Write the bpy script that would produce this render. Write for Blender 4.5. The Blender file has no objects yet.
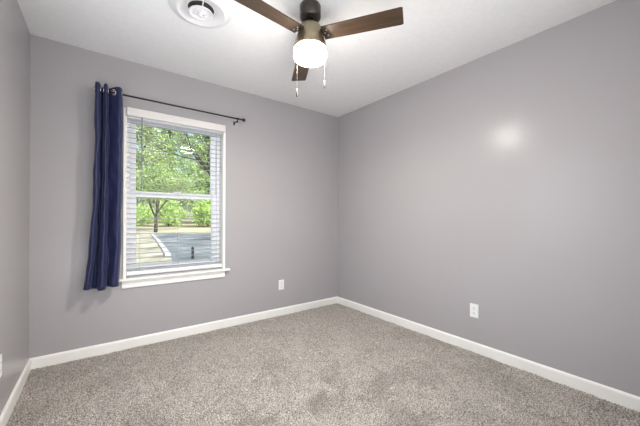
import bpy, bmesh, math, random
import numpy as np
from mathutils import Vector, Matrix

scene = bpy.context.scene
COL = scene.collection
R = math.radians

# ------------------------------------------------------------------ camera
H = 2.44            # ceiling height
W = 2.928           # room width (left wall x=0, right wall x=W)
FRONT = -3.06       # inner face of the wall behind the camera; window wall at y=0
cam_d = bpy.data.cameras.new('camera')
cam_d.sensor_width = 36.0
cam_d.lens = 36.0 * 295.9 / 640.0
cam_d.shift_y = 5.36 / 640.0
cam_d.clip_start = 0.02
cam_d.clip_end = 500
cam = bpy.data.objects.new('camera', cam_d)
COL.objects.link(cam)
cam.location = (0.4119, -2.992, 1.1067)
cam.rotation_euler = (Matrix.Rotation(-0.63923, 4, 'Z') @ Matrix.Rotation(R(90), 4, 'X') @ Matrix.Rotation(0.00388, 4, 'Z')).to_euler()
scene.camera = cam

# ------------------------------------------------------------------ sky, sun, added fill lamps, exposure
world = bpy.data.worlds.new('sky')
scene.world = world
world.use_nodes = True
wn = world.node_tree
wn.nodes.clear()
w_out = wn.nodes.new('ShaderNodeOutputWorld')
w_bg = wn.nodes.new('ShaderNodeBackground')
w_sky = wn.nodes.new('ShaderNodeTexSky')
w_sky.sky_type = 'NISHITA'
w_sky.sun_disc = False
w_sky.sun_elevation = R(42)
w_sky.sun_rotation = R(160)
w_sky.dust_density = 3.0
w_bg.inputs['Strength'].default_value = 0.30
wn.links.new(w_sky.outputs['Color'], w_bg.inputs['Color'])
wn.links.new(w_bg.outputs['Background'], w_out.inputs['Surface'])

sun_d = bpy.data.lights.new('sun', 'SUN')
sun_d.energy = 5.0
sun_d.angle = R(0.6)
sun_d.color = (1.0, 0.95, 0.86)
sun = bpy.data.objects.new('sun', sun_d)
COL.objects.link(sun)
sun.rotation_euler = (R(48), 0, R(28))     # comes from behind the house, high on the left

# added fill lamp low in the doorway behind the camera, aimed upward
hall_d = bpy.data.lights.new('hall_fill', 'AREA')
hall_d.shape = 'RECTANGLE'
hall_d.size, hall_d.size_y = 0.7, 0.6
hall_d.energy = 21
hall_d.color = (0.90, 0.945, 1.0)
hall = bpy.data.objects.new('hall_fill', hall_d)
COL.objects.link(hall)
hall.location = (0.45, FRONT - 0.03, 0.40)
hall.rotation_euler = (R(145), 0, 0)
# added fill lamp in an invented opening of the left wall, out of view
side_d = bpy.data.lights.new('side_fill', 'AREA')
side_d.shape = 'RECTANGLE'
side_d.size, side_d.size_y = 1.30, 1.10      # height, width
side_d.energy = 14
side_d.color = (0.90, 0.945, 1.0)
side = bpy.data.objects.new('side_fill', side_d)
COL.objects.link(side)
side.location = (-0.06, -1.62, 1.36)
side.rotation_euler = (0, R(-90), 0)

# added fill lamp behind the camera, set in a made-up wall opening
rear_d = bpy.data.lights.new('rear_fill', 'AREA')
rear_d.shape = 'RECTANGLE'
rear_d.size, rear_d.size_y = 1.0, 1.30
rear_d.energy = 13
rear_d.color = (0.90, 0.945, 1.0)
rear = bpy.data.objects.new('rear_fill', rear_d)
COL.objects.link(rear)
rear.location = (1.45, FRONT - 0.05, 1.30)
rear.rotation_euler = (R(90), 0, 0)

GLOBE_GLOW = 74.0   # the fan's lamp, sides of its frosted drum
GLOBE_DOWN = 310.0  # and its flat lower face, under the bulbs

scene.view_settings.view_transform = 'Standard'
scene.view_settings.look = 'None'
scene.view_settings.exposure = 0.22
scene.view_settings.gamma = 1.0
scene.view_settings.use_curve_mapping = False

# ------------------------------------------------------------------ materials
def new_mat(name):
    m = bpy.data.materials.new(name)
    m.use_nodes = True
    nt = m.node_tree
    bs = nt.nodes['Principled BSDF']
    return m, nt, bs

def N(nt, kind, **kw):
    n = nt.nodes.new(kind)
    for k, v in kw.items():
        if k in n.inputs:
            n.inputs[k].default_value = v
        else:
            setattr(n, k, v)
    return n

def coords(nt, scale=(1, 1, 1), which='Object'):
    tc = nt.nodes.new('ShaderNodeTexCoord')
    mp = nt.nodes.new('ShaderNodeMapping')
    mp.inputs['Scale'].default_value = scale
    nt.links.new(tc.outputs[which], mp.inputs['Vector'])
    return mp.outputs['Vector']

def ramp(nt, fac, stops):
    r = nt.nodes.new('ShaderNodeValToRGB')
    el = r.color_ramp.elements
    while len(el) < len(stops):
        el.new(0.5)
    for e, (p, c) in zip(el, stops):
        e.position = p
        e.color = (*c, 1)
    nt.links.new(fac, r.inputs['Fac'])
    return r.outputs['Color']

def simple(name, col, rough=0.5, metal=0.0, spec=0.5, var=0.06, vscale=12.0, bump=0.0, bscale=60.0, bdist=0.002, **extra):
    m, nt, bs = new_mat(name)
    v = coords(nt)
    ns = N(nt, 'ShaderNodeTexNoise', Scale=vscale, Detail=4.0)
    nt.links.new(v, ns.inputs['Vector'])
    lo = tuple(c * (1 - var) for c in col)
    hi = tuple(min(1, c * (1 + var)) for c in col)
    nt.links.new(ramp(nt, ns.outputs['Fac'], [(0.3, lo), (0.7, hi)]), bs.inputs['Base Color'])
    bs.inputs['Roughness'].default_value = rough
    bs.inputs['Metallic'].default_value = metal
    bs.inputs['Specular IOR Level'].default_value = spec
    if bump:
        n2 = N(nt, 'ShaderNodeTexNoise', Scale=bscale, Detail=3.0)
        nt.links.new(v, n2.inputs['Vector'])
        b = N(nt, 'ShaderNodeBump', Strength=bump, Distance=bdist)
        nt.links.new(n2.outputs['Fac'], b.inputs['Height'])
        nt.links.new(b.outputs['Normal'], bs.inputs['Normal'])
    for k, val in extra.items():
        bs.inputs[k].default_value = val
    return m

M_wall = simple('grey_wall_paint', (0.398, 0.378, 0.384), rough=0.25, spec=0.17, var=0.012, vscale=1.5, bump=0.12, bscale=220, bdist=0.0008)
M_ceil = simple('ceiling_texture', (0.87, 0.86, 0.86), rough=0.9, spec=0.2, var=0.02, vscale=30, bump=0.55, bscale=70, bdist=0.004)
M_trim = simple('white_trim_paint', (0.87, 0.855, 0.81), rough=0.35, var=0.015)
M_vinyl = simple('white_vinyl', (0.87, 0.88, 0.92), rough=0.4, var=0.01)
M_blind = simple('white_blind', (0.83, 0.83, 0.84), rough=0.45, var=0.02, vscale=40)
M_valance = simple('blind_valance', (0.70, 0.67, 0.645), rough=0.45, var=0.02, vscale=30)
M_slat_shaded = simple('blind_slat_shaded', (0.34, 0.36, 0.36), rough=0.45, var=0.02, vscale=40)  # white slats; their backlit shade is put into the colour as dark grey
M_cord = simple('blind_cord', (0.55, 0.57, 0.56), rough=0.7)
M_wand = simple('blind_wand', (0.22, 0.27, 0.25), rough=0.25)
M_plate = simple('outlet_plate_white', (0.84, 0.84, 0.83), rough=0.35, var=0.01)
M_slot = simple('outlet_slot_dark', (0.03, 0.03, 0.03), rough=0.6)
M_screw = simple('screw_metal', (0.7, 0.69, 0.66), rough=0.3, metal=1.0)
M_black = simple('black_metal', (0.022, 0.02, 0.022), rough=0.38, metal=0.3)
M_silver = simple('grommet_silver', (0.75, 0.76, 0.80), rough=0.22, metal=1.0)
M_bronze = simple('dark_bronze', (0.075, 0.065, 0.055), rough=0.36, metal=0.75, var=0.1, vscale=20)
M_fitter = simple('brushed_bronze', (0.30, 0.25, 0.165), rough=0.34, metal=0.85, var=0.08, vscale=30)
M_chain = simple('chain_metal', (0.08, 0.075, 0.07), rough=0.6, metal=0.3)
M_fob = simple('fob_wood', (0.018, 0.014, 0.012), rough=0.4)
M_vent = simple('vent_white', (0.82, 0.81, 0.82), rough=0.4, var=0.02)
M_duct = simple('duct_dark', (0.035, 0.033, 0.03), rough=0.8, var=0.3)
M_house = simple('house_siding', (0.6, 0.6, 0.58), rough=0.8)

# curtain cloth
def mk_curtain():
    m, nt, bs = new_mat('navy_curtain_cloth')
    v = coords(nt, (1, 1, 1))
    w1 = N(nt, 'ShaderNodeTexNoise', Scale=420.0, Detail=2.0)
    nt.links.new(v, w1.inputs['Vector'])
    nt.links.new(ramp(nt, w1.outputs['Fac'], [(0.3, (0.013, 0.0155, 0.056)), (0.7, (0.024, 0.028, 0.088))]), bs.inputs['Base Color'])
    bs.inputs['Roughness'].default_value = 0.55
    bs.inputs['Specular IOR Level'].default_value = 0.4
    bs.inputs['Sheen Weight'].default_value = 0.15
    bs.inputs['Sheen Roughness'].default_value = 0.4
    bs.inputs['Sheen Tint'].default_value = (0.6, 0.65, 1.0, 1)
    n2 = N(nt, 'ShaderNodeTexNoise', Scale=24.0, Detail=5.0)
    nt.links.new(v, n2.inputs['Vector'])
    b = N(nt, 'ShaderNodeBump', Strength=0.5, Distance=0.008)
    nt.links.new(n2.outputs['Fac'], b.inputs['Height'])
    nt.links.new(b.outputs['Normal'], bs.inputs['Normal'])
    return m
M_curtain = mk_curtain()

def mk_wood(name, dark, light):
    m, nt, bs = new_mat(name)
    v = coords(nt, (2.0, 26.0, 26.0))
    n1 = N(nt, 'ShaderNodeTexNoise', Scale=2.2, Detail=6.0, Distortion=0.6)
    nt.links.new(v, n1.inputs['Vector'])
    nt.links.new(ramp(nt, n1.outputs['Fac'], [(0.25, dark), (0.75, light)]), bs.inputs['Base Color'])
    bs.inputs['Roughness'].default_value = 0.30
    b = N(nt, 'ShaderNodeBump', Strength=0.2, Distance=0.001)
    nt.links.new(n1.outputs['Fac'], b.inputs['Height'])
    nt.links.new(b.outputs['Normal'], bs.inputs['Normal'])
    return m
M_blade = mk_wood('walnut_blade', (0.026, 0.016, 0.010), (0.088, 0.052, 0.030))

# lamp globe
m, nt, bs = new_mat('frosted_globe_lit')
bs.inputs['Base Color'].default_value = (0.9, 0.9, 0.88, 1)
bs.inputs['Roughness'].default_value = 0.3
bs.inputs['Emission Color'].default_value = (1.0, 0.955, 0.885, 1)
bs.inputs['Emission Strength'].default_value = GLOBE_GLOW
M_globe = m
M_globe_down = m.copy()
M_globe_down.name = 'frosted_globe_lit_below'
M_globe_down.node_tree.nodes['Principled BSDF'].inputs['Emission Strength'].default_value = GLOBE_DOWN

# carpet
def mk_carpet():
    m, nt, bs = new_mat('beige_grey_carpet')
    v = coords(nt)
    n1 = N(nt, 'ShaderNodeTexNoise', Scale=150.0, Detail=2.5, Roughness=0.6)
    nt.links.new(v, n1.inputs['Vector'])
    c1 = ramp(nt, n1.outputs['Fac'], [(0.36, (0.12, 0.098, 0.080)), (0.45, (0.345, 0.306, 0.266)), (0.56, (0.55, 0.505, 0.455)), (0.68, (0.80, 0.755, 0.70))])
    nt.links.new(c1, bs.inputs['Base Color'])
    bs.inputs['Roughness'].default_value = 0.95
    bs.inputs['Specular IOR Level'].default_value = 0.1
    bs.inputs['Sheen Weight'].default_value = 0.2
    return m
M_carpet = mk_carpet()

# window glass: thin pane
m = bpy.data.materials.new('window_glass')
m.use_nodes = True
nt = m.node_tree
nt.nodes.clear()
o_ = nt.nodes.new('ShaderNodeOutputMaterial')
mx = nt.nodes.new('ShaderNodeMixShader')
tr = nt.nodes.new('ShaderNodeBsdfTransparent')
gl = N(nt, 'ShaderNodeBsdfGlossy', Roughness=0.02)
fr = N(nt, 'ShaderNodeFresnel', IOR=1.18)
tr.inputs['Color'].default_value = (0.94, 0.96, 0.95, 1)
nt.links.new(fr.outputs['Fac'], mx.inputs['Fac'])
nt.links.new(tr.outputs['BSDF'], mx.inputs[1])
nt.links.new(gl.outputs['BSDF'], mx.inputs[2])
nt.links.new(mx.outputs['Shader'], o_.inputs['Surface'])
M_glass = m

def mk_ground(name, stops, scale, rough=0.95, bump=0.4):
    m, nt, bs = new_mat(name)
    v = coords(nt)
    n1 = N(nt, 'ShaderNodeTexNoise', Scale=scale, Detail=8.0, Roughness=0.65)
    nt.links.new(v, n1.inputs['Vector'])
    nt.links.new(ramp(nt, n1.outputs['Fac'], stops), bs.inputs['Base Color'])
    bs.inputs['Roughness'].default_value = rough
    bs.inputs['Specular IOR Level'].default_value = 0.2
    b = N(nt, 'ShaderNodeBump', Strength=bump, Distance=0.05)
    nt.links.new(n1.outputs['Fac'], b.inputs['Height'])
    nt.links.new(b.outputs['Normal'], bs.inputs['Normal'])
    return m
M_lawn = mk_ground('dry_lawn', [(0.3, (0.14, 0.145, 0.09)), (0.47, (0.36, 0.335, 0.25)), (0.66, (0.62, 0.585, 0.48))], 0.9)
M_far = mk_ground('straw_slope', [(0.25, (0.24, 0.24, 0.13)), (0.5, (0.52, 0.46, 0.32)), (0.75, (0.62, 0.55, 0.42))], 0.35)
M_asphalt = mk_ground('asphalt', [(0.3, (0.10, 0.115, 0.125)), (0.5, (0.19, 0.21, 0.225)), (0.68, (0.38, 0.40, 0.41))], 0.55, rough=0.8)
M_curb = simple('pale_concrete', (0.50, 0.49, 0.47), rough=0.9)
M_bark = simple('bark', (0.06, 0.052, 0.045), rough=0.95, var=0.4, vscale=6)

def mk_leaf(name, a, b_, c):
    m, nt, bs = new_mat(name)
    v = coords(nt)
    n1 = N(nt, 'ShaderNodeTexNoise', Scale=1.7, Detail=6.0, Roughness=0.7)
    nt.links.new(v, n1.inputs['Vector'])
    nt.links.new(ramp(nt, n1.outputs['Fac'], [(0.3, a), (0.5, b_), (0.7, c)]), bs.inputs['Base Color'])
    bs.inputs['Roughness'].default_value = 0.6
    bs.inputs['Specular IOR Level'].default_value = 0.25
    bs.inputs['Transmission Weight'].default_value = 0.0
    return m
M_leaf = mk_leaf('spring_leaves', (0.14, 0.22, 0.07), (0.33, 0.46, 0.18), (0.58, 0.68, 0.38))
M_leaf2 = mk_leaf('bright_leaves', (0.20, 0.34, 0.08), (0.41, 0.60, 0.18), (0.66, 0.80, 0.38))
M_leaf3 = mk_leaf('pale_leaves', (0.22, 0.30, 0.14), (0.42, 0.52, 0.28), (0.62, 0.70, 0.46))

# ------------------------------------------------------------------ mesh helpers
def link(name, bm, mat, parent=None, smooth=False, loc=None):
    me = bpy.data.meshes.new(name)
    bmesh.ops.recalc_face_normals(bm, faces=bm.faces[:])
    bm.to_mesh(me)
    bm.free()
    if smooth:
        for p in me.polygons:
            p.use_smooth = True
    me.materials.append(mat)
    o = bpy.data.objects.new(name, me)
    COL.objects.link(o)
    if parent is not None:
        o.parent = parent
    if loc is not None:
        o.location = loc
    return o

def bx(bm, x0, x1, y0, y1, z0, z1, bevel=0.0, seg=2):
    vs = [bm.verts.new((x, y, z)) for x in (x0, x1) for y in (y0, y1) for z in (z0, z1)]
    fs = []
    for idx in ((0, 1, 3, 2), (4, 6, 7, 5), (0, 4, 5, 1), (2, 3, 7, 6), (0, 2, 6, 4), (1, 5, 7, 3)):
        fs.append(bm.faces.new([vs[i] for i in idx]))
    if bevel > 0:
        es = list({e for f in fs for e in f.edges})
        bmesh.ops.bevel(bm, geom=es, offset=bevel, segments=seg, affect='EDGES', profile=0.5)
    return bm

def box_bm(*a, **k):
    return bx(bmesh.new(), *a, **k)

def lathe(bm, prof, n=48, center=(0, 0, 0), axis='Z', cap=True):
    rings = []
    for r, z in prof:
        ring = []
        for i in range(n):
            a = 2 * math.pi * i / n
            p = (r * math.cos(a), r * math.sin(a), z)
            if axis == 'Y':
                p = (p[0], p[2], p[1])
            elif axis == 'X':
                p = (p[2], p[0], p[1])
            ring.append(bm.verts.new((p[0] + center[0], p[1] + center[1], p[2] + center[2])))
        rings.append(ring)
    for a, b in zip(rings, rings[1:]):
        for i in range(n):
            j = (i + 1) % n
            bm.faces.new((a[i], a[j], b[j], b[i]))
    if cap:
        if prof[0][0] > 1e-6:
            bm.faces.new(rings[0][::-1])
        if prof[-1][0] > 1e-6:
            bm.faces.new(rings[-1])
    return bm

def tube(bm, pts, rads, n=8, cap=True):
    pts = [Vector(p) for p in pts]
    if not hasattr(rads, '__len__'):
        rads = [rads] * len(pts)
    rings = []
    up = Vector((0, 0, 1))
    prev = None
    for i, p in enumerate(pts):
        d = (pts[min(i + 1, len(pts) - 1)] - pts[max(i - 1, 0)]).normalized()
        if prev is None:
            u = d.cross(up if abs(d.z) < 0.95 else Vector((1, 0, 0))).normalized()
        else:
            u = (prev - d * prev.dot(d)).normalized()
        prev = u
        w = d.cross(u)
        rings.append([bm.verts.new(p + (u * math.cos(2 * math.pi * k / n) + w * math.sin(2 * math.pi * k / n)) * rads[i]) for k in range(n)])
    for a, b in zip(rings, rings[1:]):
        for k in range(n):
            j = (k + 1) % n
            bm.faces.new((a[k], a[j], b[j], b[k]))
    if cap:
        bm.faces.new(rings[0][::-1])
        bm.faces.new(rings[-1])
    return bm

def extrude_profile(bm, prof, origin, along, out, length):
    """prof: (outward, up) points closed; swept along a straight line."""
    along, out = Vector(along), Vector(out)
    a = [bm.verts.new(Vector(origin) + out * p + Vector((0, 0, q))) for p, q in prof]
    b = [bm.verts.new(Vector(origin) + along * length + out * p + Vector((0, 0, q))) for p, q in prof]
    n = len(prof)
    for i in range(n):
        j = (i + 1) % n
        bm.faces.new((a[i], a[j], b[j], b[i]))
    bm.faces.new(a[::-1])
    bm.faces.new(b)
    return bm

def struct(name, bm, mat, parent=None, smooth=False):
    o = link(name, bm, mat, parent, smooth)
    if parent is None:
        o['kind'] = 'structure'
    return o

def empty(name, loc=(0, 0, 0)):
    o = bpy.data.objects.new(name, None)
    COL.objects.link(o)
    o.location = loc
    o.empty_display_size = 0.1
    return o

def tag(o, label, cat, group=None, kind=None):
    o['label'] = label
    o['category'] = cat
    if group:
        o['group'] = group
    if kind:
        o['kind'] = kind
    return o

# ------------------------------------------------------------------ room shell
T = 0.19
# window opening
WX0, WX1, WZ0, WZ1 = 0.587, 1.412, 0.585, 2.012
FZ = -0.012                       # slab under the carpet pile
struct('floor', box_bm(-0.2, W + 0.2, FRONT - 1.6, 0.0, -0.25, FZ), M_carpet)
struct('ceiling', box_bm(-0.2, W + 0.2, FRONT - 1.6, 0.2, H, H + 0.2), M_ceil)
bm = bmesh.new()
bx(bm, -T, WX0, 0, T, -0.25, H)
bx(bm, WX1, W + T, 0, T, -0.25, H)
bx(bm, WX0, WX1, 0, T, -0.25, WZ0)
bx(bm, WX0, WX1, 0, T, WZ1, H)
struct('wall_back', bm, M_wall)
bm = bmesh.new()
LY0, LY1, LZ0, LZ1 = -2.18, -1.06, 0.70, 2.02  # opening invented to hold the side fill lamp
bx(bm, -T, 0, FRONT, LY0, -0.25, H)
bx(bm, -T, 0, LY1, 0, -0.25, H)
bx(bm, -T, 0, LY0, LY1, -0.25, LZ0)
bx(bm, -T, 0, LY0, LY1, LZ1, H)
struct('wall_left', bm, M_wall)
bm = bmesh.new()
bx(bm, -0.06, 0.012, LY0 - 0.03, LY0 + 0.02, LZ0 - 0.03, LZ1 + 0.03, bevel=0.004)
bx(bm, -0.06, 0.012, LY1 - 0.02, LY1 + 0.03, LZ0 - 0.03, LZ1 + 0.03, bevel=0.004)
bx(bm, -0.06, 0.012, LY0 + 0.02, LY1 - 0.02, LZ1 - 0.02, LZ1 + 0.03, bevel=0.004)
bx(bm, -0.06, 0.030, LY0 + 0.02, LY1 - 0.02, LZ0 - 0.03, LZ0 + 0.02, bevel=0.004)
struct('added_side_window', bm, M_trim)  # frame round the added opening, unseen, there only for the fill lamp
struct('wall_right', box_bm(W, W + T, FRONT, 0, -0.25, H), M_wall)
DX0, DX1, DZ = 0.03, 0.86, 2.05
bm = bmesh.new()
bx(bm, -T, DX0, FRONT - T, FRONT, -0.25, H)
RX0, RX1, RZ0, RZ1 = 0.94, 1.96, 0.64, 1.96  # made-up opening that lets the rear fill lamp shine in
bx(bm, DX1, RX0, FRONT - T, FRONT, -0.25, H)
bx(bm, RX1, W + T, FRONT - T, FRONT, -0.25, H)
bx(bm, RX0, RX1, FRONT - T, FRONT, -0.25, RZ0)
bx(bm, RX0, RX1, FRONT - T, FRONT, RZ1, H)
bx(bm, DX0, DX1, FRONT - T, FRONT, DZ, H)
struct('wall_front', bm, M_wall)
bm = bmesh.new()
bx(bm, RX0 - 0.03, RX0 + 0.01, FRONT - 0.06, FRONT + 0.012, RZ0 - 0.03, RZ1 + 0.03, bevel=0.004)
bx(bm, RX1 - 0.01, RX1 + 0.03, FRONT - 0.06, FRONT + 0.012, RZ0 - 0.03, RZ1 + 0.03, bevel=0.004)
bx(bm, RX0 + 0.01, RX1 - 0.01, FRONT - 0.06, FRONT + 0.012, RZ1 - 0.01, RZ1 + 0.03, bevel=0.004)
bx(bm, RX0 + 0.01, RX1 - 0.01, FRONT - 0.06, FRONT + 0.030, RZ0 - 0.03, RZ0 + 0.01, bevel=0.004)
struct('added_rear_window', bm, M_trim)  # trim of the invented rear opening, added with its fill lamp
# hall behind the open doorway
bm = bmesh.new()
bx(bm, -0.2, -0.1, FRONT - 1.6, FRONT - T, -0.25, H)
bx(bm, 0.87, 0.93, FRONT - 1.6, FRONT - T, -0.25, H)
bx(bm, -0.2, 0.93, FRONT - 1.7, FRONT - 1.6, -0.25, H)
struct('wall_hall', bm, M_wall)

BH = 0.078
base_prof = [(0, FZ), (0.013, FZ), (0.013, BH - 0.016), (0.0115, BH - 0.009), (0.008, BH - 0.003), (0.003, BH), (0, BH)]
struct('baseboard_back', extrude_profile(bmesh.new(), base_prof, (0, 0, 0), (1, 0, 0), (0, -1, 0), W), M_trim)
struct('baseboard_left', extrude_profile(bmesh.new(), base_prof, (0, -0.0131, 0), (0, -1, 0), (1, 0, 0), -FRONT - 0.0262), M_trim)
struct('baseboard_right', extrude_profile(bmesh.new(), base_prof, (W, -0.0131, 0), (0, -1, 0), (-1, 0, 0), -FRONT - 0.0262), M_trim)
struct('baseboard_front', extrude_profile(bmesh.new(), base_prof, (DX1, FRONT, 0), (1, 0, 0), (0, 1, 0), W - DX1), M_trim)

# carpet pile: short tufts over the whole floor
def make_carpet():
    rng = np.random.default_rng(7)
    sp = 0.0072
    xs = np.arange(0.0145, W - 0.0135, sp)
    ys = np.arange(FRONT + 0.016, -0.0135, sp)
    gx, gy = np.meshgrid(xs, ys)
    gx = gx.ravel() + rng.uniform(-.003, .003, gx.size)
    gy = gy.ravel() + rng.uniform(-.003, .003, gy.size)
    n = gx.size
    # pile leans one way or the other in brushed patches
    def field(seed, k):
        r = np.random.default_rng(seed)
        out = np.zeros(n)
        for i in range(14):
            f = k * r.uniform(0.5, 2.0)
            a = r.uniform(0, 2 * np.pi)
            out += np.sin(f * (gx * np.cos(a) + gy * np.sin(a)) + r.uniform(0, 6.28) + 1.5 * np.sin(0.7 * f * (gx * np.sin(a) - gy * np.cos(a))))
        return out / 3.0
    lx = np.tanh(0.7 * field(3, 9.0) + 0.5 * field(9, 34.0)) * 0.0070 + rng.normal(0, .0022, n)
    ly = np.tanh(0.7 * field(5, 8.0) + 0.5 * field(11, 30.0)) * 0.0082 + rng.normal(0, .0022, n) - 0.001
    hgt = rng.uniform(.0095, .0135, n)
    rad = rng.uniform(.0042, .0056, n)
    a0 = rng.uniform(0, 2 * np.pi, n)
    v = np.zeros((n, 7, 3))
    for k in range(3):
        a = a0 + k * 2 * np.pi / 3
        c, s = np.cos(a), np.sin(a)
        v[:, k, 0] = gx + c * rad * .8
        v[:, k, 1] = gy + s * rad * .8
        v[:, k, 2] = FZ
        v[:, 3 + k, 0] = gx + lx * .5 + c * rad
        v[:, 3 + k, 1] = gy + ly * .5 + s * rad
        v[:, 3 + k, 2] = FZ + hgt * .6
    v[:, 6, 0] = gx + lx
    v[:, 6, 1] = gy + ly
    v[:, 6, 2] = FZ + hgt
    v[:, :, 0] = np.clip(v[:, :, 0], 0.0135, W - 0.0135)
    v[:, :, 1] = np.clip(v[:, :, 1], FRONT + 0.0135, -0.0135)
    base = (np.arange(n) * 7)[:, None]
    tri = np.array([3, 4, 6, 4, 5, 6, 5, 3, 6])
    quad = np.array([0, 1, 4, 3, 1, 2, 5, 4, 2, 0, 3, 5])
    li = np.concatenate([base + tri, base + quad], 1)
    me = bpy.data.meshes.new('carpet_pile')
    me.vertices.add(n * 7)
    me.vertices.foreach_set('co', v.ravel())
    me.loops.add(li.size)
    me.loops.foreach_set('vertex_index', li.ravel().astype(np.int32))
    me.polygons.add(n * 6)
    sizes = np.tile([3, 3, 3, 4, 4, 4], n)
    starts = np.concatenate([[0], np.cumsum(sizes)[:-1]])
    me.polygons.foreach_set('loop_start', starts.astype(np.int32))
    me.update(calc_edges=True)
    me.materials.append(M_carpet)
    o = bpy.data.objects.new('carpet_pile', me)
    COL.objects.link(o)
    tag(o, 'beige and grey flecked plush carpet pile covering the whole floor', 'carpet', kind='stuff')
make_carpet()

# ------------------------------------------------------------------ window
win = empty('window_1', ((WX0 + WX1) / 2, 0, WZ0))
win['kind'] = 'structure'
def wpart(name, bm, mat, par=None, smooth=False):
    o = link(name, bm, mat, None, smooth)
    o.parent = par or win
    o.matrix_parent_inverse = Matrix.Translation(-Vector(win.location))
    return o
# liner of the reveal
bm = bmesh.new()
bx(bm, WX0, WX0 + 0.004, 0.0, T + 0.02, WZ0, WZ1)
bx(bm, WX1 - 0.004, WX1, 0.0, T + 0.02, WZ0, WZ1)
bx(bm, WX0 + 0.004, WX1 - 0.004, 0.0, T + 0.02, WZ1 - 0.012, WZ1)
wpart('window_jamb', bm, M_trim)
bm = bmesh.new()
bx(bm, WX0 - 0.020, WX0 + 0.001, -0.012, 0, WZ0 + 0.006, WZ1 + 0.022, bevel=0.003)
bx(bm, WX1 - 0.001, WX1 + 0.020, -0.012, 0, WZ0 + 0.006, WZ1 + 0.022, bevel=0.003)
bx(bm, WX0 + 0.001, WX1 - 0.001, -0.012, 0, WZ1 - 0.001, WZ1 + 0.022, bevel=0.003)
wpart('window_casing', bm, M_trim)
# stool and apron
wpart('window_stool', box_bm(0.536, 1.478, -0.036, T + 0.02, WZ0 - 0.012, WZ0 + 0.008, bevel=0.004), M_trim)
apron = [(0, -0.012), (0.022, -0.012), (0.020, -0.024), (0.014, -0.036), (0.012, -0.052), (0.015, -0.060), (0.015, -0.072), (0.010, -0.076), (0, -0.076)]
wpart('window_apron', extrude_profile(bmesh.new(), [(p, WZ0 + q) for p, q in apron], (0.560, 0, 0), (1, 0, 0), (0, -1, 0), 0.866), M_trim)
# vinyl unit: frame, two sashes, panes
FX0, FX1 = WX0 + 0.004, WX1 - 0.004
FZ0, FZ1 = WZ0 + 0.008, WZ1 - 0.012
def ring(bm, x0, x1, z0, z1, sl, sr, sb, st, y0, y1, bev=0.003):
    bx(bm, x0, x0 + sl, y0, y1, z0, z1, bevel=bev)
    bx(bm, x1 - sr, x1, y0, y1, z0, z1, bevel=bev)
    bx(bm, x0 + sl, x1 - sr, y0, y1, z0, z0 + sb, bevel=bev)
    bx(bm, x0 + sl, x1 - sr, y0, y1, z1 - st, z1, bevel=bev)
    return bm
wpart('window_frame', ring(bmesh.new(), FX0, FX1, FZ0, FZ1, 0.030, 0.030, 0.03, 0.014, 0.100, 0.175), M_vinyl)
SX0, SX1 = FX0 + 0.030, FX1 - 0.030
ZM = 1.318
low = wpart('lower_sash', ring(bmesh.new(), SX0, SX1, FZ0 + 0.03, ZM + 0.026, 0.050, 0.050, 0.060, 0.052, 0.106, 0.134), M_vinyl)
upp = wpart('upper_sash', ring(bmesh.new(), SX0, SX1, ZM - 0.020, FZ1 - 0.014, 0.050, 0.050, 0.040, 0.034, 0.138, 0.166), M_vinyl)
for sash, z0, z1, y in ((low, FZ0 + 0.088, ZM - 0.024, 0.120), (upp, ZM + 0.018, FZ1 - 0.046, 0.152)):
    o = link('window_pane', box_bm(SX0 + 0.048, SX1 - 0.048, y - 0.002, y + 0.002, z0, z1), M_glass)
    o.parent = sash
bm = bmesh.new()
bx(bm, 0.965, 1.035, 0.090, 0.112, ZM + 0.026, ZM + 0.036, bevel=0.003)
wpart('sash_lock', bm, M_vinyl)

# ------------------------------------------------------------------ blind
blind = empty('window_blind', (1.0, 0.03, 2.0))
tag(blind, 'white slatted window blind lowered with open slats inside the window', 'blind')
def bpart(name, bm, mat, par=None, smooth=False):
    o = link(name, bm, mat, None, smooth)
    o.parent = blind
    o.matrix_parent_inverse = Matrix.Translation(-Vector(blind.location))
    return o
BX0, BX1 = WX0 + 0.007, WX1 - 0.007
bpart('headrail', box_bm(BX0, BX1, 0.006, 0.056, 1.960, 1.997, bevel=0.002), M_blind)
bm = bmesh.new()
bx(bm, 0.589, 1.424, -0.034, -0.022, 1.970, 2.038, bevel=0.003)
bx(bm, 0.589, 0.599, -0.022, -0.0125, 1.970, 2.038)
bx(bm, 1.414, 1.424, -0.022, -0.0125, 1.970, 2.038)
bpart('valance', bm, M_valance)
PITCH = 0.0435
zs = []
z = 1.925
while z > 0.66:
    zs.append(z)
    z -= PITCH
bm = bmesh.new()
tilt = R(4)
for z in zs:
    prof = []
    for k in range(7):
        t = -0.015 + 0.030 * k / 6
        c = 0.0012 * (1 - (t / 0.015) ** 2)
        prof.append((t, c))
    up_ = [(0.032 + t * math.cos(tilt) - c * math.sin(tilt), z + t * math.sin(tilt) + c * math.cos(tilt) + 0.0009) for t, c in prof]
    dn_ = [(y, zz - 0.0018) for y, zz in up_]
    loop = up_ + dn_[::-1]
    A = [bm.verts.new((BX0 + 0.002, y, zz)) for y, zz in loop]
    B = [bm.verts.new((BX1 - 0.002, y, zz)) for y, zz in loop]
    n = len(loop)
    for i in range(n):
        j = (i + 1) % n
        bm.faces.new((A[i], A[j], B[j], B[i]))
    bm.faces.new(A[::-1])
    bm.faces.new(B)
bpart('slats', bm, M_slat_shaded)
bpart('bottom_rail', box_bm(BX0, BX1, 0.008, 0.056, 0.612, 0.644, bevel=0.004), M_blind)
for x in (0.69, 1.0, 1.31):
    bm = bmesh.new()
    for y in (0.0062, 0.0575):
        tube(bm, [(x, y, 1.955), (x, y, 0.63)], 0.0009, n=5)
    bpart('ladder_cord', bm, M_cord)
bm = bmesh.new()
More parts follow.
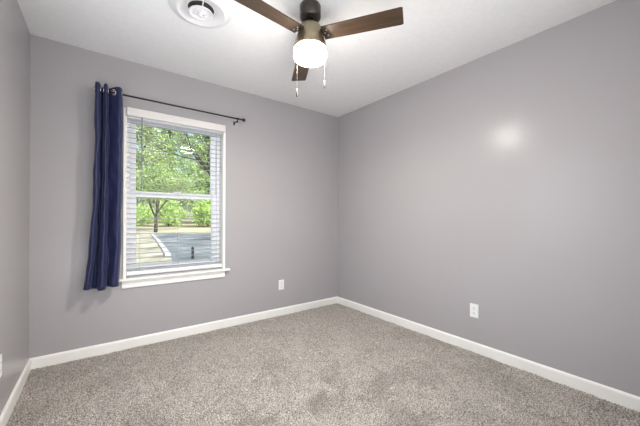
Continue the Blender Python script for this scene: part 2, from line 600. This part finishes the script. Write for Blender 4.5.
tube(bm, [(0.702, -0.008, 1.985), (0.702, -0.010, 1.96), (0.702, -0.010, 1.38)], 0.0042, n=8)
tube(bm, [(0.702, -0.010, 1.38), (0.702, -0.010, 1.355)], 0.006, n=8)
bpart('tilt_wand', bm, M_wand)

# ------------------------------------------------------------------ curtain rod
ROD_Y, ROD_Z = -0.102, 2.106
rod = empty('curtain_rod', (1.0, ROD_Y, ROD_Z))
tag(rod, 'thin black metal curtain rod mounted above the window', 'curtain rod')
def rpart(name, bm, mat, smooth=True):
    o = link(name, bm, mat, None, smooth)
    o.parent = rod
    o.matrix_parent_inverse = Matrix.Translation(-Vector(rod.location))
    return o
rpart('pole', tube(bmesh.new(), [(0.387, ROD_Y, ROD_Z), (1.560, ROD_Y, ROD_Z)], 0.0072, n=14), M_black)
for x, s in ((1.560, 1),):
    bm = bmesh.new()
    lathe(bm, [(0.0, -0.001), (0.010, 0), (0.010, 0.006), (0.008, 0.009), (0.012, 0.012), (0.0165, 0.019), (0.018, 0.027), (0.0155, 0.036), (0.008, 0.043), (0.0, 0.044)], n=18, axis='X', cap=False)
    bmesh.ops.translate(bm, vec=(x, ROD_Y, ROD_Z), verts=bm.verts[:])
    rpart('finial', bm, M_black)
for x in (0.400, 1.522):
    bm = bmesh.new()
    bx(bm, x - 0.008, x + 0.008, -0.004, 0.0, ROD_Z - 0.040, ROD_Z - 0.002, bevel=0.001)
    tube(bm, [(x, -0.004, ROD_Z - 0.022), (x, ROD_Y, ROD_Z - 0.022)], 0.005, n=10)
    tube(bm, [(x, ROD_Y, ROD_Z - 0.036), (x, ROD_Y, ROD_Z - 0.008)], 0.0055, n=10)
    lathe(bm, [(0.0078, -0.008), (0.011, -0.008), (0.011, 0.008), (0.0078, 0.008)], n=18, center=(x, ROD_Y, ROD_Z), axis='X', cap=False)
    rpart('bracket', bm, M_black)

# ------------------------------------------------------------------ curtain
# plan of the gathered cloth along its width: (x at the rod, y), folds crossing the rod between grommets
curt = empty('curtain', (0.47, ROD_Y, 0.56))
tag(curt, 'navy blue grommet curtain bunched at the left end of the rod', 'curtain')
def cpart(name, bm, mat, par=None, smooth=True):
    o = link(name, bm, mat, None, smooth)
    o.parent = par or curt
    if par is None:
        o.matrix_parent_inverse = Matrix.Translation(-Vector(curt.location))
    return o
top_plan = [(0.384, -0.050), (0.379, -0.100), (0.392, -0.126), (0.408, -0.112), (0.413, -0.060), (0.421, -0.040), (0.431, -0.058), (0.436, -0.108), (0.446, -0.126), (0.456, -0.108), (0.461, -0.062), (0.468, -0.050), (0.480, -0.066), (0.498, -0.085), (0.516, -0.103), (0.534, -0.116), (0.546, -0.108), (0.553, -0.082), (0.560, -0.052)]
bot_plan = [(0.318, -0.050), (0.312, -0.098), (0.330, -0.128), (0.350, -0.112), (0.360, -0.064), (0.374, -0.046), (0.392, -0.066), (0.400, -0.118), (0.420, -0.142), (0.444, -0.122), (0.452, -0.070), (0.462, -0.052), (0.474, -0.070), (0.484, -0.100), (0.502, -0.118), (0.522, -0.104), (0.534, -0.072), (0.538, -0.054)]
def smooth_plan(pl, m):
    P = [Vector((a, b, 0)) for a, b in pl]
    P = [2 * P[0] - P[1]] + P + [2 * P[-1] - P[-2]]
    out = []
    nseg = len(pl) - 1
    for i in range(m):
        t = i / (m - 1) * nseg
        k = min(int(t), nseg - 1)
        u = t - k
        p0, p1, p2, p3 = P[k], P[k + 1], P[k + 2], P[k + 3]
        out.append(0.5 * ((2 * p1) + (p2 - p0) * u + (2 * p0 - 5 * p1 + 4 * p2 - p3) * u * u + (3 * p1 - p0 - 3 * p2 + p3) * u ** 3))
    return [v + Vector((0, -0.02, 0)) for v in out]
NU = 170
ROWS = [0.0028 * k for k in range(32)]
while ROWS[-1] < 1.58:
    ROWS.append(ROWS[-1] + 0.021)
NV = len(ROWS)
tp, bp = smooth_plan(top_plan, NU), smooth_plan(bot_plan, NU)
ZT, ZB = 2.147, 0.550
rnd = random.Random(4)
ph = [rnd.uniform(0, 6.28) for _ in range(8)]
bm = bmesh.new()
grid = []
for j in range(NV):
    t = ROWS[j] / ROWS[-1]
    z0 = ZT + (ZB - ZT) * t
    s = max(0.0, (t - 0.10) / 0.90)
    s = 0.15 * s + 0.85 * s ** 3.0          # the flare sits near the hem
    row = []
    for i in range(NU):
        u = i / (NU - 1)
        p = tp[i].lerp(bp[i], s)
        wr = 0.0022 * math.sin(7 * t * 3.1 + 9 * u + ph[0]) + 0.0016 * math.sin(19 * t + 23 * u + ph[1]) + 0.001 * math.sin(53 * t - 31 * u + ph[2])
        wr *= min(1, t * 6)
        x = p.x + wr
        y = min(-0.018, p.y + 1.3 * wr)
        zz = z0 + (0.008 * math.sin(9 * u + 1.0) if j == NV - 1 else 0.0) + 0.004 * math.sin(18 * u) * (1 - t) * (t < 0.1)
        row.append(bm.verts.new((x, y, zz)))
    grid.append(row)
for a, b in zip(grid, grid[1:]):
    for i in range(NU - 1):
        mid = (a[i].co + b[i + 1].co) / 2
        if math.hypot(mid.y - ROD_Y, mid.z - ROD_Z) < 0.0185:
            continue                      # the hole inside each grommet
        bm.faces.new((a[i], a[i + 1], b[i + 1], b[i]))
cloth = cpart('cloth', bm, M_curtain)
sol = cloth.modifiers.new('thickness', 'SOLIDIFY')
sol.thickness = 0.0024
sol.offset = 0
# grommets set where the cloth crosses the rod
def grommet(pos, normal):
    bm = bmesh.new()
    n1, n2 = 28, 8
    vs = []
    for i in range(n1):
        a = 2 * math.pi * i / n1
        vs.append([bm.verts.new(((0.0215 + 0.0055 * math.cos(b)) * math.cos(a), (0.0215 + 0.0055 * math.cos(b)) * math.sin(a), 0.0034 * math.sin(b))) for b in [2 * math.pi * k / n2 for k in range(n2)]])
    for i in range(n1):
        for k in range(n2):
            bm.faces.new((vs[i][k], vs[(i + 1) % n1][k], vs[(i + 1) % n1][(k + 1) % n2], vs[i][(k + 1) % n2]))
    q = Vector((0, 0, 1)).rotation_difference(Vector(normal).normalized()).to_matrix().to_4x4()
    bmesh.ops.transform(bm, matrix=Matrix.Translation(Vector(pos)) @ q, verts=bm.verts[:])
    cpart('grommet', bm, M_silver)
def cross_points():
    out = []
    for i in range(NU - 1):
        a, b = tp[i], tp[i + 1]
        if (a.y - ROD_Y) * (b.y - ROD_Y) < 0:
            f = (ROD_Y - a.y) / (b.y - a.y)
            p = a.lerp(b, f)
            d = (b - a).normalized()
            out.append((p, Vector((d.y, -d.x, 0))))
    return out
for p, nrm in cross_points():
    grommet((p.x + nrm.x * 0.003, p.y + nrm.y * 0.003, ROD_Z), nrm)

# ------------------------------------------------------------------ outlets
def outlet(pos, face, label, jack=False):
    """face: rotation about z so that local -y looks into the room"""
    root = empty('wall_outlet', pos)
    root.rotation_euler = (0, 0, face)
    tag(root, label, 'outlet', 'wall outlets')
    bm = box_bm(-0.035, 0.035, -0.006, 0.0, -0.057, 0.057, bevel=0.003, seg=3)
    link('cover_plate', bm, M_plate, root)
    for dz in (0.0195, -0.0195):
        bm = bmesh.new()
        bx(bm, -0.017, 0.017, -0.0078, -0.0055, dz - 0.0145, dz + 0.0145, bevel=0.001)
        rc = link('receptacle', bm, M_plate, root)
        bm = bmesh.new()
        bx(bm, -0.0075, -0.005, -0.0082, -0.0070, dz - 0.002, dz + 0.008)
        bx(bm, 0.005, 0.0072, -0.0082, -0.0070, dz - 0.001, dz + 0.007)
        lathe(bm, [(0.0028, -0.0082), (0.0028, -0.0070)], n=12, center=(0, 0, dz - 0.0075), axis='Y')
        link('slot', bm, M_slot, rc)
    bm = lathe(bmesh.new(), [(0.003, -0.0082), (0.0035, -0.0058)], n=14, axis='Y')
    link('screw', bm, M_screw, root)
outlet((2.084, 0.0, 0.343), 0.0, 'white outlet cover on the window wall near the far corner')
outlet((W, -1.777, 0.340), R(-90), 'white outlet cover on the long right wall above the baseboard')
outlet((0.0, -0.808, 0.342), R(90), 'white outlet cover cut by the left edge on the left wall')

# ------------------------------------------------------------------ ceiling vent
VX, VY = 0.926, -1.019
vent = empty('ceiling_vent', (VX, VY, H))
tag(vent, 'round white ceiling air vent left of the fan', 'air vent')
link('flange', lathe(bmesh.new(), [(0.082, 0.002), (0.088, -0.004), (0.122, -0.010), (0.138, -0.020), (0.146, -0.022), (0.152, -0.018), (0.160, -0.008), (0.172, -0.005), (0.186, -0.003), (0.189, 0.0)], n=72, cap=False), M_vent, vent, smooth=True)
link('throat', lathe(bmesh.new(), [(0.084, 0.002), (0.078, 0.0), (0.0, 0.0)][:2] + [(0.001, -0.001)], n=48, cap=True), M_duct, vent)
link('damper_disc', lathe(bmesh.new(), [(0.0, -0.024), (0.020, -0.026), (0.026, -0.020), (0.050, -0.022), (0.062, -0.028), (0.071, -0.033), (0.075, -0.030), (0.070, -0.024), (0.0, -0.014)], n=56, cap=False), M_vent, vent, smooth=True)
bm = lathe(bmesh.new(), [(0.012, -0.026), (0.012, -0.046), (0.009, -0.050), (0.0, -0.051)], n=20, cap=False)
link('adjusting_knob', bm, M_vent, vent, smooth=True)
bm = bmesh.new()
for k in range(3):
    a = k * 2 * math.pi / 3 + 0.4
    tube(bm, [(0.02 * math.cos(a), 0.02 * math.sin(a), -0.030), (0.10 * math.cos(a), 0.10 * math.sin(a), -0.006)], 0.003, n=6)
link('spider_arms', bm, M_vent, vent)

# ------------------------------------------------------------------ ceiling fan
FX, FY = 1.4655, -1.464
fan = empty('ceiling_fan', (FX, FY, H))
tag(fan, 'three-blade ceiling fan with walnut blades and glowing drum light', 'ceiling fan')
dz = lambda z: z - H
link('canopy', lathe(bmesh.new(), [(0.0, 0.0), (0.060, 0.0), (0.066, dz(2.430)), (0.066, dz(2.368)), (0.062, dz(2.358)), (0.052, dz(2.354)), (0.0, dz(2.354))], n=48, cap=False), M_bronze, fan, smooth=True)
link('neck', lathe(bmesh.new(), [(0.018, dz(2.355)), (0.018, dz(2.340)), (0.026, dz(2.332)), (0.026, dz(2.305))], n=24), M_bronze, fan, smooth=True)
link('motor_housing', lathe(bmesh.new(), [(0.0, dz(2.314)), (0.054, dz(2.314)), (0.064, dz(2.308)), (0.070, dz(2.294)), (0.083, dz(2.246)), (0.096, dz(2.204)), (0.1035, dz(2.176)), (0.1045, dz(2.167)), (0.0, dz(2.166))], n=64, cap=False), M_fitter, fan, smooth=True)
globe = link('light_globe', lathe(bmesh.new(), [(0.096, dz(2.166)), (0.101, dz(2.162)), (0.1025, dz(2.150)), (0.1025, dz(2.122)), (0.100, dz(2.110)), (0.092, dz(2.100)), (0.078, dz(2.094)), (0.045, dz(2.090)), (0.0, dz(2.089))], n=64, cap=False), M_globe, fan, smooth=True)
globe.data.materials.append(M_globe_down)
for p in globe.data.polygons:
    if p.center.z < dz(2.098):
        p.material_index = 1
# blades
def blade_mesh():
    bm = bmesh.new()
    r0, r1 = 0.085, 0.562
    outline = [(r0, -0.050), (r0 + 0.10, -0.052), (r1 - 0.012, -0.0585), (r1 - 0.004, -0.0565), (r1, -0.052), (r1, 0.052), (r1 - 0.004, 0.0565), (r1 - 0.012, 0.0585), (r0 + 0.10, 0.053), (r0, 0.050)]
    th = 0.0055
    a = [bm.verts.new((x, y, -th / 2)) for x, y in outline]
    b = [bm.verts.new((x, y, th / 2)) for x, y in outline]
    n = len(outline)
    bm.faces.new(a[::-1])
    bm.faces.new(b)
    for i in range(n):
        j = (i + 1) % n
        bm.faces.new((a[i], a[j], b[j], b[i]))
    return bm
def iron_mesh():
    bm = bmesh.new()
    bx(bm, 0.060, 0.120, -0.030, 0.030, 0.003, 0.007, bevel=0.001)
    bx(bm, 0.050, 0.090, -0.022, 0.022, 0.006, 0.012, bevel=0.001)
    return bm
def screw_mesh():
    bm = bmesh.new()
    for x, y in ((0.112, -0.020), (0.112, 0.020), (0.098, 0.0)):
        lathe(bm, [(0.0, -0.0062), (0.0035, -0.0058), (0.0045, -0.0040), (0.0045, -0.002)], n=12, center=(x, y, 0), cap=False)
    return bm
proto = None
tilt_m = Matrix.Rotation(R(-2.5), 4, Vector((math.cos(-0.63923), math.sin(-0.63923), 0)))   # hangs slightly out of level
for k, az in enumerate((-55, 65, 185)):
    mtx = Matrix.Translation((0, 0, dz(2.250))) @ tilt_m @ Matrix.Rotation(R(az), 4, 'Z') @ Matrix.Rotation(R(-9), 4, 'X')
    if proto is None:
        bl = link('blade', blade_mesh(), M_blade, fan)
        ir = link('blade_iron', iron_mesh(), M_bronze, bl)
        sc = link('screws', screw_mesh(), M_screw, bl, smooth=True)
        proto = (bl, ir, sc)
    else:
        bl = proto[0].copy(); COL.objects.link(bl); bl.parent = fan
        for src in proto[1:]:
            c = src.copy(); COL.objects.link(c); c.parent = bl
    bl.matrix_local = mtx
# pull chains
def chain(x, y, ztop, zfob, zend):
    bm = bmesh.new()
    z = ztop
    tube(bm, [(x, y, dz(ztop)), (x, y, dz(zfob))], 0.0006, n=5)
    while z > zfob:
        bmesh.ops.create_icosphere(bm, subdivisions=1, radius=0.0013, matrix=Matrix.Translation((x, y, dz(z))))
        z -= 0.0046
    c = link('pull_chain', bm, M_chain, fan, smooth=True)
    f = lathe(bmesh.new(), [(0.0, dz(zfob) + 0.002), (0.003, dz(zfob)), (0.0045, dz(zfob) - 0.008), (0.0055, dz(zend) + 0.012), (0.004, dz(zend)), (0.0, dz(zend) - 0.001)], n=14, center=(x, y, 0), cap=False)
    link('chain_fob', f, M_fob, c, smooth=True)
rr = Vector((math.cos(-0.63923), math.sin(-0.63923)))   # roughly crosswise
ff = Vector((math.sin(0.63923), math.cos(0.63923)))
p1 = rr * -0.086 + ff * 0.060
p2 = rr * 0.092 + ff * 0.058
chain(p1.x, p1.y, 2.17, 1.945, 1.892)
chain(p2.x, p2.y, 2.17, 2.000, 1.948)

# ------------------------------------------------------------------ outdoors
GZ = -0.45
def slab_poly(name, pts, zfun, th, mat, cuts=0):
    bm = bmesh.new()
    top = [bm.verts.new((x, y, zfun(x, y))) for x, y in pts]
    bot = [bm.verts.new((x, y, zfun(x, y) - th)) for x, y in pts]
    n = len(pts)
    bm.faces.new(top)
    bm.faces.new(bot[::-1])
    for i in range(n):
        j = (i + 1) % n
        bm.faces.new((top[i], bot[i], bot[j], top[j]))
    return struct(name, bm, mat)

CAM = Vector((0.4119, -2.992))
DR = Vector((math.cos(0.63923), -math.sin(0.63923)))
DF = Vector((math.sin(0.63923), math.cos(0.63923)))
def land(right, deep):
    """ground position given metres across and metres out from the doorway"""
    p = CAM + DR * right + DF * deep
    return p.x, p.y
def slope_z(x, y):
    return GZ + 0.04 * max(0.0, (Vector((x, y)) - CAM).dot(DF) - 31.3)
flat = lambda x, y: GZ
slab_poly('lawn', [(-70, T + 0.02), (90, T + 0.02), land(90, 31.3), land(-70, 31.3)], flat, 0.3, M_lawn)
slab_poly('slope', [land(-70, 31.3), land(90, 31.3), land(110, 140), land(-90, 140)], slope_z, 0.3, M_far)
edge = [(1.5, 1.0), (2.2, 6.0), (2.75, 10.4), (2.92, 12.0), (3.7, 20.0), (4.42, 28.8), (4.6, 30.9)]
slab_poly('driveway', edge + [land(4.5, 31.2), land(60, 31.2), (60, 1.0)], lambda x, y: GZ + 0.02, 0.05, M_asphalt)
bm = bmesh.new()
ce = edge[2:]
prev = None
for (x, y) in ce:
    cur = [bm.verts.new((x + dx, y, GZ + dz_)) for dx, dz_ in ((-0.22, 0), (-0.21, 0.07), (0.0, 0.07), (0.01, 0))]
    if prev:
        for i in range(3):
            bm.faces.new((prev[i], prev[i + 1], cur[i + 1], cur[i]))
    else:
        bm.faces.new(cur)
    prev = cur
bm.faces.new(prev[::-1])
struct('curb', bm, M_curb)

post = empty('driveway_post', (3.16, 8.58, GZ))
tag(post, 'short dark post standing out on the driveway beyond the window', 'post')
link('shaft', box_bm(-0.04, 0.04, -0.04, 0.04, 0.01, 0.43, bevel=0.005), M_black, post)
link('cap', lathe(bmesh.new(), [(0.0, 0.49), (0.03, 0.475), (0.05, 0.45), (0.052, 0.43), (0.0, 0.43)], n=16, cap=False), M_black, post)

def branches(bm, rnd, start, direc, length, rad, depth, tips, spread=0.55, nseg=4, lift=0.12, kids=(2, 3)):
    pts, rads = [Vector(start)], [rad]
    d = Vector(direc).normalized()
    for i in range(nseg):
        d = (d + Vector((rnd.uniform(-1, 1), rnd.uniform(-1, 1), rnd.uniform(-.4, .8))) * lift).normalized()
        pts.append(pts[-1] + d * length / nseg)
        rads.append(rad * (1 - 0.45 * (i + 1) / nseg))
    tube(bm, pts, rads, n=6)
    tips.append((pts[-1], depth))
    tips.append((pts[len(pts) // 2], depth))
    if depth > 0:
        for k in range(rnd.randint(*kids)):
            a = rnd.uniform(0, 6.28)
            side = d.cross(Vector((math.cos(a), math.sin(a), 0.3))).normalized()
            nd = (d + side * rnd.uniform(spread * .6, spread * 1.4)).normalized()
            at = pts[rnd.randint(max(1, nseg // 2), nseg)]
            branches(bm, rnd, at, nd, length * rnd.uniform(.62, .85), rads[-1] * .8, depth - 1, tips, spread, nseg, lift, kids)

def leaves(centers, per, rad, size, seed):
    rng = np.random.default_rng(seed)
    c = np.array(centers)
    n = len(c) * per
    p = np.repeat(c, per, 0) + rng.normal(0, 1, (n, 3)) * np.array(rad) * 0.5
    d1 = rng.normal(0, 1, (n, 3)); d1 /= np.linalg.norm(d1, axis=1)[:, None]
    d2 = rng.normal(0, 1, (n, 3)); d2 -= d1 * (d1 * d2).sum(1)[:, None]; d2 /= np.linalg.norm(d2, axis=1)[:, None]
    nn = np.cross(d1, d2)
    s = rng.uniform(.6, 1.3, n)[:, None] * size
    v = np.stack([p - d1 * s, p + d2 * s * .45 + nn * s * .12, p + d1 * s, p - d2 * s * .45 + nn * s * .12], 1)
    idx = np.arange(n) * 4
    tri = np.concatenate([np.stack([idx, idx + 1, idx + 2], 1), np.stack([idx, idx + 2, idx + 3], 1)])
    me = bpy.data.meshes.new('foliage')
    me.from_pydata(v.reshape(-1, 3).tolist(), [], tri.tolist())
    return me

def tree(name, loc, label, cat, seed, trunk_h, rad, depth, leafmat, per, clump, size, spread=0.55, length=None, group=None, lean=(0, 0, 1), kids=(2, 3), low=None, lift=0.12):
    rnd = random.Random(seed)
    root = empty(name, loc)
    tag(root, label, cat, group)
    tips = []
    bm = bmesh.new()
    L = length or trunk_h * 0.9
    pts = [Vector((0, 0, -0.1)), Vector((0.02, 0, trunk_h * .5)), Vector((lean[0] * .2, lean[1] * .2, trunk_h))]
    tube(bm, pts, [rad * 1.25, rad, rad * .85], n=10)
    for k in range(rnd.randint(3, 4)):
        a = rnd.uniform(0, 6.28) + k * 1.9
        d = Vector((math.cos(a) * spread + lean[0], math.sin(a) * spread + lean[1], lean[2]))
        branches(bm, rnd, pts[-1] - Vector((0, 0, trunk_h * rnd.uniform(0, .18))), d, L, rad * .62, depth, tips, spread, 4, lift, kids)
    link('trunk', bm, M_bark, root, smooth=True)
    if leafmat is not None:
        cs = [tuple(t) for t, dd in tips if dd <= depth - 1]
        if low:
            cs += [(rnd.uniform(-low[0], low[0]), rnd.uniform(-low[0], low[0]), rnd.uniform(0.4, low[1])) for _ in range(low[2])]
        me = leaves(cs, per, clump, size, seed)
        me.materials.append(leafmat)
        f = bpy.data.objects.new('foliage', me)
        COL.objects.link(f)
        f.parent = root
    return root

def at(right, deep):
    x, y = land(right, deep)
    return (x, y, slope_z(x, y))

# small tree at the top of the driveway
tree('tree', at(-17.7, 31.9), 'young green tree with forking trunk beside the driveway curb', 'tree', 5, 1.9, 0.17, 4, M_leaf, 26, (0.75, 0.75, 0.7), 0.10, spread=0.55, length=2.3)
# bare branches in front of the sky
tree('bare_tree', at(-7.55, 22.0), 'bare branched tree seen through the upper right of the window', 'tree', 12, 4.2, 0.16, 5, None, 0, 0, 0, spread=0.95, length=2.9, lift=0.2)
def crown_tree(name, loc, label, cat, seed, height, radius, base, clumps, per, clump, size, mat, group=None, trunk_r=0.2):
    rnd = random.Random(seed)
    root = empty(name, loc)
    tag(root, label, cat, group)
    bm = bmesh.new()
    top = height * 0.85
    pts = [Vector((rnd.uniform(-.15, .15) * k, rnd.uniform(-.15, .15) * k, -0.1 + top * k / 5)) for k in range(6)]
    tube(bm, pts, [trunk_r * (1.15 - 0.18 * k) for k in range(6)], n=8)
    cs = []
    while len(cs) < clumps:
        a, q, h = rnd.uniform(0, 6.283), math.sqrt(rnd.random()), rnd.random()
        prof = math.sin(math.pi * min(1, 0.12 + 0.88 * h)) ** 0.6
        c = Vector((math.cos(a) * q * radius * prof, math.sin(a) * q * radius * prof, base + (height - base) * h))
        cs.append(tuple(c))
        if len(cs) % 3 == 0:
            z0 = max(0.3, min(top * .9, c.z - q * radius * 0.7))
            s0 = Vector((0, 0, z0))
            mid = s0.lerp(c, 0.5) + Vector((0, 0, 0.1 * radius))
            tube(bm, [s0, mid, c], [trunk_r * .35, trunk_r * .25, trunk_r * .08], n=5)
    link('trunk', bm, M_bark, root, smooth=True)
    me = leaves(cs, per, clump, size, seed)
    me.materials.append(mat)
    f = bpy.data.objects.new('foliage', me)
    COL.objects.link(f)
    f.parent = root

# bright shrubs along the far edge of the lawn
for k, (r, d) in enumerate(((-25.6, 41.5), (-20.4, 40), (-15.4, 40.5), (-31.0, 40.5), (-36.6, 41.2), (-10.0, 40.4))):
    crown_tree('shrub', at(r, d), 'bright spring green shrub in the row along the far lawn', 'shrub', 21 + k, 3.4 if k else 2.6, 1.9, 0.3, 60, 70, (0.55, 0.55, 0.45), 0.16, M_leaf2, 'bright shrubs beyond the lawn', 0.09)
# taller trees behind them
wood = [(-29.0, 48, 17), (-18.0, 48, 16), (-42.0, 61, 21), (-31.0, 61, 22), (-20.0, 61, 21), (-51.0, 75, 26), (-39.5, 75, 27), (-28.0, 75, 26),
        (-40.0, 48, 16), (-51.0, 48.5, 17), (-6.8, 48, 16), (-53.5, 61, 21), (-64.5, 62, 21), (-9.0, 61, 20), (-62.5, 75, 26), (-16.5, 75, 26)]
for k, (r, d, hh) in enumerate(wood):
    crown_tree('tree', at(r, d), 'tall leafy spring tree in the woodland beyond the far lawn', 'tree', 40 + k, hh, 4.6, 1.6, 150, 60, (1.1, 1.1, 0.9), 0.24, (M_leaf3, M_leaf)[k % 2], 'woodland trees beyond the lawn', 0.2)
